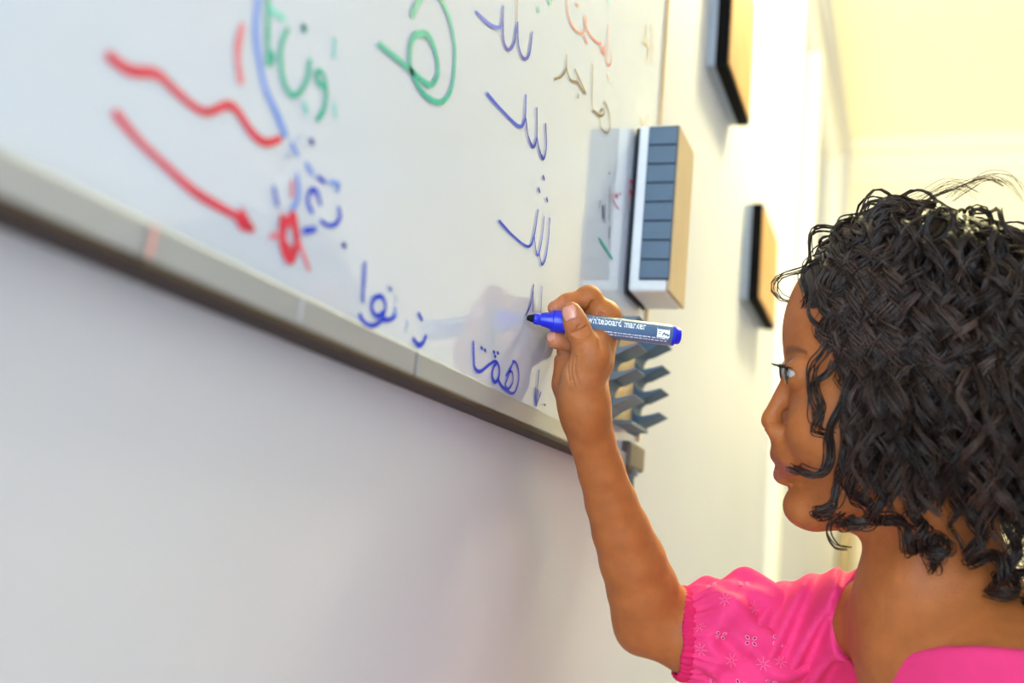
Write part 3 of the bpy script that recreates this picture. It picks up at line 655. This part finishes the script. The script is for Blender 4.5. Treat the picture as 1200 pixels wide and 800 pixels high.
# nails
m_nail = mat('nail', (208, 142, 118), .25, .5, noise=.04)
def nail(c, n_, t_, L, W):
    """c on the finger's surface, n_ outward, t_ towards the tip"""
    n_ = np.array(n_, float); t_ = np.array(t_, float); t_ -= n_*(t_@n_)/(n_@n_); n_ /= np.linalg.norm(n_); t_ /= np.linalg.norm(t_); s_ = np.cross(n_, t_); V = []; nu, nv = 9, 9
    for i in range(nu):
        u = -1+2*i/(nu-1)
        for j in range(nv):
            v = -1+2*j/(nv-1); k = 1-.22*max(0, abs(u)-.4)**1.2*2
            V.append(c+t_*u*L/2+s_*v*W/2*k+n_*(-.35*(v*W/2*k)**2/(W/2)-.10*(u*L/2)**2/(L/2)))
    me = np_mesh('fingernail', V, grid_faces(nu, nv)); o = link('fingernail', me, m_nail, girl, True); sm_ = o.modifiers.new('thick', 'SOLIDIFY'); sm_.thickness = .0006; sm_.offset = 0; return o
toCam = RC@np.array([0, 0, -1]); Rt = RC@np.array([1., 0, 0]); Up = RC@np.array([0, -1., 0])
def surf(c, dirv):
    """first skin point met coming from outside along dirv to c"""
    bvh = BODY_BVH; o = Vector(c+np.array(dirv)*.03); h = bvh.ray_cast(o, Vector(-np.array(dirv))); return (np.array(h[0]), np.array(h[1])) if h[0] is not None else (c, np.array(dirv))
BODY_BVH = BVHTree.FromPolygons([tuple(v) for v in BV], [tuple(f) for f in BFc]) if True else None
dn = toCam*.88-Rt*.42+Up*.15; dn /= np.linalg.norm(dn)
p_, nn_ = surf(A(671, 368.5, .787), dn); nail(p_+dn*.0003, dn, tT-tI, .0098, .0104)
dn = -Rt*.55+toCam*.72+Up*.42; dn /= np.linalg.norm(dn)
p_, nn_ = surf(A(650.5, 397, .8075), dn); nail(p_+dn*.0002, dn, -Rt*1.+Up*.0, .0068, .0076)

# eyes, lashes, earring
m_eye = mat('eye_white', (196, 186, 178), .2, .5, noise=.02); m_iris = mat('iris', (40, 24, 16), .15, .5, noise=.1); m_lash = mat('lash', (20, 14, 12), .7, .2, noise=.05)
for s in (-1, 1):
    ec = Hh(937.5, 436, s*.0275); bm = bmesh.new(); bmesh.ops.create_uvsphere(bm, u_segments=24, v_segments=16, radius=.0116); bmesh.ops.translate(bm, vec=Vector(ec), verts=bm.verts); e = from_bm('eyeball', bm, m_eye, girl, True)
    d = HF*.97+HL*s*.12-HU*.05; d /= np.linalg.norm(d); lathe('iris', ec+d*.0107, d, [(0, .0062), (.0008, .0060), (.0014, .003), (.0016, 0)], m_iris, e, 20)
    V = []; Fq = []
    for i in range(26):                       # lashes along the upper lid
        t = -1+2*i/25; base = ec+HF*.0128*math.cos(t*.9)+HL*.0130*math.sin(t*.9)+HU*.0035; out = HF*math.cos(t*.9)+HL*math.sin(t*.9)*.6
        pts = [base-out*.002, base+out*.003+HU*.0006, base+out*.0052+HU*.0024]; sd = np.cross(out, HU); sd /= np.linalg.norm(sd)
        k = len(V)
        for jj, p in enumerate(pts): wv_ = (.0005, .0004, .0001)[jj]; V += [p+sd*wv_, p-sd*wv_, p+HU*wv_]
        for jj in range(2):
            for a_, b_ in ((0, 1), (1, 2), (2, 0)): Fq.append((k+jj*3+a_, k+jj*3+b_, k+jj*3+3+b_, k+jj*3+3+a_))
    link('eyelashes', np_mesh('eyelashes', V, Fq), m_lash, girl)
m_gold = mat('gold', (232, 196, 120), .2, .5, 1, noise=.05)
ep = Hh(1034, 538, .0745); lathe('ear_stud', ep-HL*.002, HL, [(0, .0012), (.002, .0012), (.0022, .0026), (.0036, .0030), (.0048, .002), (.0052, 0)], m_gold, girl, 16)

# ------------------------------------------------------------------ clothes
m_pink = mat('pink_cotton', (240, 60, 122), .75, .25, noise=.05, nscale=40, bump=.25, bscale=700); m_pinkd = mat('pink_hem', (214, 36, 92), .8, .2, noise=.08, nscale=60, bump=.3, bscale=500)
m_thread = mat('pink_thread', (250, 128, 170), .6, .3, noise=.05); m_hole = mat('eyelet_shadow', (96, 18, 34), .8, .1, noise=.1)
n1, n2, n3 = at(984, 796, .775), at(1130, 757, .665), at(1022, 690, .845)
pn = np.cross(n2-n1, n3-n1); pn /= np.linalg.norm(pn); pn = pn if pn[2] > 0 else -pn
FO = RS+np.array([-.005, .0, .01])
def bodice_sdf(P):
    d = eval_group(torso+[ell(HIP+np.array([0, 0, .09]), BAX, (.118, .085, .12), .05), cap(RS, at(895, 752, .884), .0385, .037, .02)], P)-.0045
    w_ = (P-RS)@BX; fw_ = (P-RS)@BF; r_ = np.sqrt((P[:, 0]-RS[0])**2+(P[:, 2]-RS[2])**2)
    fold = np.sin((fw_*1.0+(P[:, 2]-RS[2])*.35)*310+8*np.sin(w_*22))*np.exp(-((w_+.035)/.05)**2)
    d = d-0.0040*fold-.0008*np.sin(P[:, 2]*90+P[:, 1]*60)
    wn = (P-NB)@BX; fn = (P-NB)@BF; ze = np.interp(wn, [-.12, -.093, -.070, -.049, -.027, -.005, .03], [.994, .993, .990, .985, .979, .974, .968])+.03*np.clip(-fn/.06, 0, 1)
    op_ = smin(P[:, 2]-ze, .089-.45*np.clip(fn, -.03, .1)-wn, .03); d = smax(d, op_, .002); d = smax(d, P[:, 2]-1.045, .004); d = smax(d, HIP[2]-.02-P[:, 2], .01); return d
gx2 = np.arange(.10, .44, .0028); gy2 = np.arange(.62, 1.02, .0028); gz2 = np.concatenate([np.arange(HIP[2]-.05, .88, .006), np.arange(.88, 1.08, .0026)])
DV, DF = surface_nets(gx2, gy2, gz2, bodice_sdf)
bod = link('pink_top', np_mesh('pink_top', DV, DF), m_pink, girl, True)
# skirt
V = []; nu, nv = 22, 96
for i in range(nu):
    u = i/(nu-1)
    for j in range(nv):
        t = 2*math.pi*j/nv; z = HIP[2]+.05-u*.34; rr = 1+.55*u+(.05*u)*math.sin(9*t)+.02*u*math.sin(17*t+1)
        V.append(HIP+BX*.122*rr*math.cos(t)+BF*.090*rr*math.sin(t)+np.array([0, 0, z-HIP[2]]))
sk = link('pink_skirt', np_mesh('pink_skirt', V, grid_faces(nu, nv, True)), m_pink, girl, True); md = sk.modifiers.new('thick', 'SOLIDIFY'); md.thickness = .003
# puff sleeves
def sleeve(path, radii, seed, up, flip=False):
    """path: centre line from cuff to shoulder"""
    r_ = np.random.default_rng(seed); nu, nv = 90, 200; C0 = smooth_poly(path, 30); L = np.linspace(0, len(C0)-1, nu); C1 = np.array([C0[int(l)]*(1-l % 1)+C0[min(int(l)+1, len(C0)-1)]*(l % 1) for l in L])
    T = np.gradient(C1, axis=0); T /= np.linalg.norm(T, axis=1)[:, None]; ph = r_.uniform(0, 6.28, 12); V = []; NV = []
    us = np.linspace(0, 1, nu); rad = np.interp(us, [a for a, b in radii], [b for a, b in radii]); rad = np.convolve(np.pad(rad, 4, mode='edge'), np.ones(9)/9, 'valid')
    for i in range(nu):
        a = np.array(up)-T[i]*(np.array(up)@T[i]); a /= np.linalg.norm(a); b = np.cross(T[i], a); u = us[i]
        for j in range(nv):
            t = 2*math.pi*j/nv
            g1 = math.exp(-(u/.16)**2); g2 = math.exp(-((1-u)/.28)**2)
            f_ = g1*(.0011*math.sin(26*t+ph[0]+2*math.sin(3*t))+.0008*math.sin(43*t))+g2*(.0032*math.sin(9*t+ph[1]+3*u)+.0018*math.sin(16*t+ph[2]))
            f_ += 2.2*(1-g1)*(1-g2)*(.0022*math.sin(3*t+7*u+ph[3])+.0014*math.sin(5*t-11*u+ph[4])+.0010*math.sin(8*t+13*u+ph[5])+.0007*math.sin(13*t-17*u+ph[6]))
            V.append(C1[i]+(a*math.cos(t)+b*math.sin(t))*(rad[i]+f_))
    o = link('puff_sleeve', np_mesh('puff_sleeve', V, grid_faces(nu, nv, True)), m_pink, girl, True); md = o.modifiers.new('thick', 'SOLIDIFY'); md.thickness = .0016; md.offset = -1
    # gathered hem band
    Vh = []; nh = 260; c = C1[0]; t0 = T[0]; a = np.array(up)-t0*(np.array(up)@t0); a /= np.linalg.norm(a); b = np.cross(t0, a)
    for i in range(9):
        s = i/8
        for j in range(nh):
            t = 2*math.pi*j/nh; bulge = math.sin(s*math.pi)*.0024; ruf = .0010*math.sin(52*t+ph[7]+3*math.sin(5*t))*(.4+.6*abs(2*s-1))
            Vh.append(c+t0*(-.0060+.0120*s+.0006*math.sin(9*t))+(a*math.cos(t)+b*math.sin(t))*(rad[0]-.0004+bulge+ruf))
    hm = link('gathered_hem', np_mesh('gathered_hem', Vh, grid_faces(9, nh, True)), m_pinkd, o, True); md = hm.modifiers.new('thick', 'SOLIDIFY'); md.thickness = .0018
    return o, np.array(V).reshape(nu, nv, 3)
upv = RC@np.array([-.12, -1, 0.])
slv, SVt = sleeve([at(801, 742, .886), at(835, 744, .886), at(872, 748, .885), at(915, 756, .883), at(952, 752, .882)], [(0, .0335), (.06, .037), (.2, .0455), (.45, .0475), (.62, .044), (.8, .038), (1, .036)], 3, upv)
sl2, _s2 = sleeve([LS+np.array([.016, -.022, -.115]), LS+np.array([.012, -.018, -.08]), LS+np.array([.008, -.010, -.04]), LS], [(0, .033), (.06, .036), (.3, .046), (.6, .046), (1, .038)], 5, (0, 1, 0))
# eyelets: clusters of small worked holes and stitched stars on the raised sleeve
def eyelet(u, v, r, ang):
    nu, nv = SVt.shape[:2]; i = int(u*(nu-1)); j = int(v*nv) % nv; p = SVt[i, j]; tu = SVt[min(i+1, nu-1), j]-SVt[max(i-1, 0), j]; tv = SVt[i, (j+1) % nv]-SVt[i, j-1]; n_ = np.cross(tu, tv); n_ /= np.linalg.norm(n_)
    cc = SVt[i].mean(0); n_ = n_ if n_@(p-cc) > 0 else -n_; tu /= np.linalg.norm(tu); tv = np.cross(n_, tu); return p, n_, tu, tv
def ring(p, n_, a, b, ra, rb, hole, out):
    V, Fq = out; k = 14; th = .00045; i0 = len(V)
    for q_ in range(k):
        t = 2*math.pi*q_/k; e = a*ra*math.cos(t)+b*rb*math.sin(t); d = e/np.linalg.norm(e)
        V += [p+e-d*th+n_*.0003, p+e+n_*.0009, p+e+d*th+n_*.0002]
    for q_ in range(k):
        q2 = (q_+1) % k
        for w_ in range(2): Fq.append((i0+q_*3+w_, i0+q_*3+w_+1, i0+q2*3+w_+1, i0+q2*3+w_))
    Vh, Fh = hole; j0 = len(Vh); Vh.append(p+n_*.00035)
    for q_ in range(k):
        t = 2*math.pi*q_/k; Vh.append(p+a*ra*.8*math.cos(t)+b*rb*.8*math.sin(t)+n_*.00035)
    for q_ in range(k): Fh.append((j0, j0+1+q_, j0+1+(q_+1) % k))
def nearest_uv(px, py):
    best = None; nu, nv = SVt.shape[:2]
    C_ = (SVt-CAM)@RC; X = 600+F*C_[..., 0]/C_[..., 2]; Y = 400+F*C_[..., 1]/C_[..., 2]; D = (X-px)**2+(Y-py)**2+np.where(C_[..., 2] > .886, 1e6, 0); k = np.unravel_index(np.argmin(D), D.shape); return k[0]/(nu-1), k[1]/nv
def cluster(u, v):
    p, n_, tu, tv = eyelet(u, v, 0, 0); out = ([], []); hole = ([], [])
    for a_ in (40, 140, 220, 320):
        t = math.radians(a_); d = tu*math.cos(t)+tv*math.sin(t); pp = p+d*.0034; ring(pp, n_, d, np.cross(n_, d), .0016, .0010, hole, out)
    rg = link('eyelet_stitching', np_mesh('eyelet_stitching', *out), m_thread, slv); link('eyelet_shade_disc', np_mesh('eyelet_shade_disc', *hole), m_hole, slv)  # dark discs paint the shade inside the worked holes
def star(u, v):
    p, n_, tu, tv = eyelet(u, v, 0, 0); V = []; Fq = []
    for k in range(7):
        t = 2*math.pi*k/7; d = tu*math.cos(t)+tv*math.sin(t); s = np.cross(n_, d)*.00022; i0 = len(V); V += [p+d*.0010-s+n_*.0008, p+d*.0010+s+n_*.0008, p+d*.0055+s+n_*.0009, p+d*.0055-s+n_*.0009]; Fq.append((i0, i0+1, i0+2, i0+3))
    link('stitched_star', np_mesh('stitched_star', V, Fq), m_thread, slv)
for px, py in ((844, 745), (881, 750), (913, 752), (833, 686), (872, 684), (836, 799), (868, 803), (903, 800)): cluster(*nearest_uv(px, py))
for px, py in ((856, 774), (820, 735), (905, 722), (895, 778), (915, 776), (850, 702), (822, 760), (883, 712)): star(*nearest_uv(px, py))
# shoes
m_shoe = mat('shoe_canvas', (236, 232, 228), .7, .3, noise=.05); m_sole = mat('shoe_sole', (240, 238, 232), .6, .3, noise=.03)
for an in FEET:
    pr_ = [ell(an+np.array([-.035, 0, -.035]), I3, (.085, .036, .040), .01), cap(an+np.array([0, 0, -.03]), an+np.array([.0, 0, .005]), .036, .033, .02)]
    sv, sf = surface_nets(np.arange(an[0]-.15, an[0]+.08, .005), np.arange(an[1]-.06, an[1]+.06, .005), np.arange(.004, .12, .005), lambda P: smax(eval_group(pr_, P), .014-P[:, 2], .004))
    sh_ = link('shoe', np_mesh('shoe', sv, sf), m_shoe, girl, True)
    bm = bmesh.new(); V = [bm.verts.new((an[0]-.036+.088*math.cos(t), an[1]+.038*math.sin(t), 0)) for t in np.linspace(0, 2*math.pi, 32, endpoint=False)]; f = bm.faces.new(V); r = bmesh.ops.extrude_face_region(bm, geom=[f]); bmesh.ops.translate(bm, vec=(0, 0, .018), verts=[v for v in r['geom'] if isinstance(v, bmesh.types.BMVert)]); from_bm('sole', bm, m_sole, sh_)

# ------------------------------------------------------------------ curly hair
SC = Hh(1076, 392); SR = np.array([156*HS, .070, 146*HS])+.001
def tubes(Pts, rad, sides=3):
    """Pts (n, m, 3), rad (n, m) -> one mesh of thin tubes"""
    n, m_, _ = Pts.shape; T = np.gradient(Pts, axis=1); T /= np.linalg.norm(T, axis=2)[..., None]+1e-9
    ref = np.array([.31, .52, .79]); a = np.cross(T, ref); a /= np.linalg.norm(a, axis=2)[..., None]+1e-9; b = np.cross(T, a)
    rings = [Pts+(a*math.cos(2*math.pi*k/sides)+b*math.sin(2*math.pi*k/sides))*rad[..., None] for k in range(sides)]
    V = np.stack(rings, 2).reshape(-1, 3); idx = np.arange(n*m_*sides).reshape(n, m_, sides); q_ = []
    for k in range(sides):
        k2 = (k+1) % sides; q_.append(np.stack([idx[:, :-1, k], idx[:, :-1, k2], idx[:, 1:, k2], idx[:, 1:, k]], -1).reshape(-1, 4))
    return V, np.vstack(q_)
def grow(roots, dirs, length, m_, volume, curl_r, curl_p, grav=1.0):
    """roots/dirs (n,3) in head axes; returns guides (n,m,3) in head axes relative to skull centre"""
    n = len(roots); P = roots.copy(); D = dirs/np.linalg.norm(dirs, axis=1)[:, None]; out = [P.copy()]; st = (length/(m_-1))[:, None]
    for i in range(1, m_):
        f_ = i/m_; D = D+np.array([0, 0, -1])*.16*grav*(.4+f_)+rng.normal(0, .05, (n, 3)); D /= np.linalg.norm(D, axis=1)[:, None]; P = P+D*st
        R_ = SR+volume[:, None]*min(1, f_*2.2); k = np.linalg.norm(P/R_, axis=1); low_ = P[:, 2] < -.02
        push = np.where(k < 1, 1/np.maximum(k, .2), 1)
        pz = P[:, 2].copy(); P = np.where(((k < 1) & ~low_)[:, None], P*push[:, None], P)
        # below the widest part keep clear of the face and neck sideways only
        kk = np.linalg.norm(P[:, :2]/np.array([.072, .060])[None], axis=1); s_ = np.where((kk < 1) & low_, 1/np.maximum(kk, .3), 1); P[:, :2] = P[:, :2]*np.minimum(s_, 1.06)[:, None]
        out.append(P.copy())
    return np.stack(out, 1)
NL = 1080
u_ = rng.uniform(-.55, 1, NL*4); th = rng.uniform(0, 2*math.pi, NL*4); s_ = np.sqrt(1-u_*u_); D0 = np.stack([s_*np.cos(th), s_*np.sin(th), u_], 1)
R0 = D0*SR
# hairline: hair grows behind a line from the forehead's top down past the temple to the ear
fx = R0[:, 0]; fz = R0[:, 2]
ok = (fx < .062+.45*np.clip(fz-.035, -.2, .05)) & ((fz > -.005) | (fx < .0)) & (fx < .084)
R0 = R0[ok][:NL]; D0 = D0[ok][:NL]; n = len(R0)
backness = np.clip(-D0[:, 0], 0, 1); topness = np.clip(D0[:, 2], 0, 1); frontness = np.clip(D0[:, 0]*1.6, 0, 1)[:, None]
crown = np.array([-.35, .0, .94]); away = D0-crown*(D0@crown)[:, None]; away /= np.linalg.norm(away, axis=1)[:, None]+1e-6
sgn = np.where(D0[:, 1]+rng.normal(0, .12, n) > 0, 1., -1.)
sidew = np.stack([np.full(n, -.10)-.25*np.abs(D0[:, 1]), sgn, np.full(n, .12)-1.1*np.abs(D0[:, 1])], 1)
tang = away*(1-frontness)+sidew*frontness; tang -= D0*np.sum(tang*D0, axis=1)[:, None]; tang /= np.linalg.norm(tang, axis=1)[:, None]+1e-6
tend = tang+D0*(rng.uniform(.12, .5, n)*(1-.85*frontness[:, 0]))[:, None]
vol = rng.uniform(.003, .017, n)*(1+1.2*topness)*(1-.45*frontness[:, 0])
length = .092+.070*topness+.035*backness+rng.uniform(-.02, .03, n)
m_seg = 36
hc0 = hl(SC[None])[0]
G = grow(R0, tend+rng.normal(0, .14, (n, 3)), length, m_seg, vol, None, None)
kf = np.linalg.norm(G/SR, axis=2); lim = 1.07+np.clip((.05-G[..., 0])/.07, 0, 1)*.24; G = G*np.where((G[..., 2] > -.03) & (kf > lim), lim/kf, 1)[..., None]
xl = .062+np.clip(G[..., 2]+hc0[2]-.035, -.02, .1)*1.15-rng.uniform(.0, .018, n)[:, None]-hc0[0]; G[..., 0] = np.minimum(G[..., 0], xl)
for _ in range(4): G[:, 1:-1] = G[:, 1:-1]*.5+(G[:, :-2]+G[:, 2:])*.25
NSTR = 9
ts = np.linspace(0, 1, m_seg); allP = []; allR = []
ph0 = rng.uniform(0, 6.28, n); rad0 = rng.uniform(.0035, .0078, n)*(1-.25*frontness[:, 0]); turns = length/rng.uniform(.030, .052, n); hand_ = np.sign(rng.normal(size=n))
for k in range(NSTR):
    ph = ph0+rng.normal(0, .22, n); rr = rad0*rng.uniform(.82, 1.15, n); off = rng.normal(0, .0012, (n, 3))
    ang = ph[:, None]+hand_[:, None]*2*math.pi*turns[:, None]*ts[None, :]; T = np.gradient(G, axis=1); T /= np.linalg.norm(T, axis=2)[..., None]+1e-9
    a = np.cross(T, np.array([.2, .9, .3])); a /= np.linalg.norm(a, axis=2)[..., None]+1e-9; b = np.cross(T, a); amp = (rr[:, None]*np.clip(ts*3.5, 0, 1)[None, :])[..., None]
    P = G+amp*(a*np.cos(ang)[..., None]+b*np.sin(ang)[..., None])+off[:, None, :]*np.clip(ts*2, 0, 1)[None, :, None]
    allP.append(P); allR.append(np.repeat((rng.uniform(.00040, .00080, n))[:, None], m_seg, 1)*(1-.55*ts**3)[None, :])
P = np.concatenate(allP); Rr = np.concatenate(allR)
# drop strands that would cross the open face
hc0 = hl(SC[None])[0]
loc = P+hc0
face = (loc[..., 0] > .02) & (loc[..., 2] < .05) & (np.abs(loc[..., 1]) < .050)
keep = (face.mean(1) < .10) & ~((P[..., 0] > .062) & (np.linalg.norm(P/SR, axis=2) > 1.15)).any(1); LSH = np.tile(np.clip(rng.lognormal(0, .42, n), .45, 2.4), NSTR)[keep]; P = P[keep]; Rr = Rr[keep]
# a few loose curls by hand: across the cheek and at the temple (pixel, pixel, lateral)
def lock(pts, nstr, cr, turns_, w_=.0016, thick=.0006):
    nstr = int(nstr*1.8)
    C_ = smooth_poly([hl(Hh(a, b, l)[None])[0]-hc0 for a, b, l in pts], 12); L = np.linspace(0, len(C_)-1, m_seg); C_ = np.array([C_[int(l)]*(1-l % 1)+C_[min(int(l)+1, len(C_)-1)]*(l % 1) for l in L]); o = []; r_ = []
    p0 = random.uniform(0, 6)
    for k in range(nstr):
        an = p0+random.gauss(0, .4)+2*math.pi*turns_*ts; T = np.gradient(C_, axis=0); T /= np.linalg.norm(T, axis=1)[:, None]; a = np.cross(T, [0, 1, 0]); a /= np.linalg.norm(a, axis=1)[:, None]+1e-9; b = np.cross(T, a)
        o.append(C_+(a*np.cos(an)[:, None]+b*np.sin(an)[:, None])*(cr*np.clip(ts*4, 0, 1))[:, None]+rng.normal(0, w_, 3)); r_.append(np.full(m_seg, thick)*(1-.5*ts**3))
    return np.array(o), np.array(r_)
LK = [([(985,440,.062),(968,480,.062),(965,515,.060),(950,538,.058),(928,542,.054),(921,534,.050)], 12, .0030, 2.0), ([(990,470,.064),(972,500,.066),(978,540,.066),(960,570,.062),(952,585,.058),(962,592,.058)], 12, .0040, 2.5),
      ([(1000,500,.066),(985,545,.068),(1000,580,.066),(985,600,.062),(975,590,.06)], 12, .0045, 2.5), ([(1020,520,.068),(1010,570,.070),(1030,600,.068),(1060,622,.066),(1075,630,.06)], 14, .006, 3), ([(970,420,.060),(952,450,.060),(950,485,.060),(962,505,.060)], 7, .003, 2.0),
      ([(960,400,.058),(945,430,.058),(941,470,.056),(952,492,.056)], 4, .002, 1.5), ([(975,585,.058),(962,602,.054),(970,622,.050),(985,628,.046)], 3, .001, .5),
      ([(1060,560,.070),(1050,600,.072),(1075,620,.070),(1062,640,.066)], 14, .006, 3), ([(1110,580,.07),(1120,630,.072),(1150,650,.070),(1140,675,.066)], 16, .007, 3), ([(1150,600,.066),(1165,650,.068),(1190,670,.066),(1180,690,.06)], 16, .007, 3),
      ([(1080,240,.0),(1110,222,.0),(1150,211,.0),(1175,222,.0)], 5, .002, 1, .002, .00025), ([(1110,236,.02),(1140,213,.02),(1168,216,.02),(1190,236,.02)], 4, .002, 1, .002, .00025), ([(1040,250,.0),(1075,232,.0),(1110,220,.0),(1140,226,.0)], 5, .002, 1.2, .002, .00025)]
for a_ in LK:
    o_, r_ = lock(*a_); P = np.concatenate([P, o_]); Rr = np.concatenate([Rr, r_])
HV, HFc = tubes(P, Rr); HV = SC+HV@HAX
m_hair = mat('dark_curls', (50, 37, 31), .42, .32, noise=.2, nscale=45, attr='Col')
shade = np.repeat(np.concatenate([LSH, np.ones(len(P)-len(LSH))])*rng.uniform(.8, 1.2, len(P)), P.shape[1]*3)
hme = np_mesh('curly_hair', HV, HFc); hcol = np.array(s2l((50, 35, 28)))[None]*shade[:, None]
ha = hme.color_attributes.new('Col', 'FLOAT_COLOR', 'POINT'); ha.data.foreach_set('color', np.hstack([hcol, np.ones((len(hcol), 1))]).astype(np.float32).ravel())
hair = link('curly_hair', hme, m_hair, girl, True)
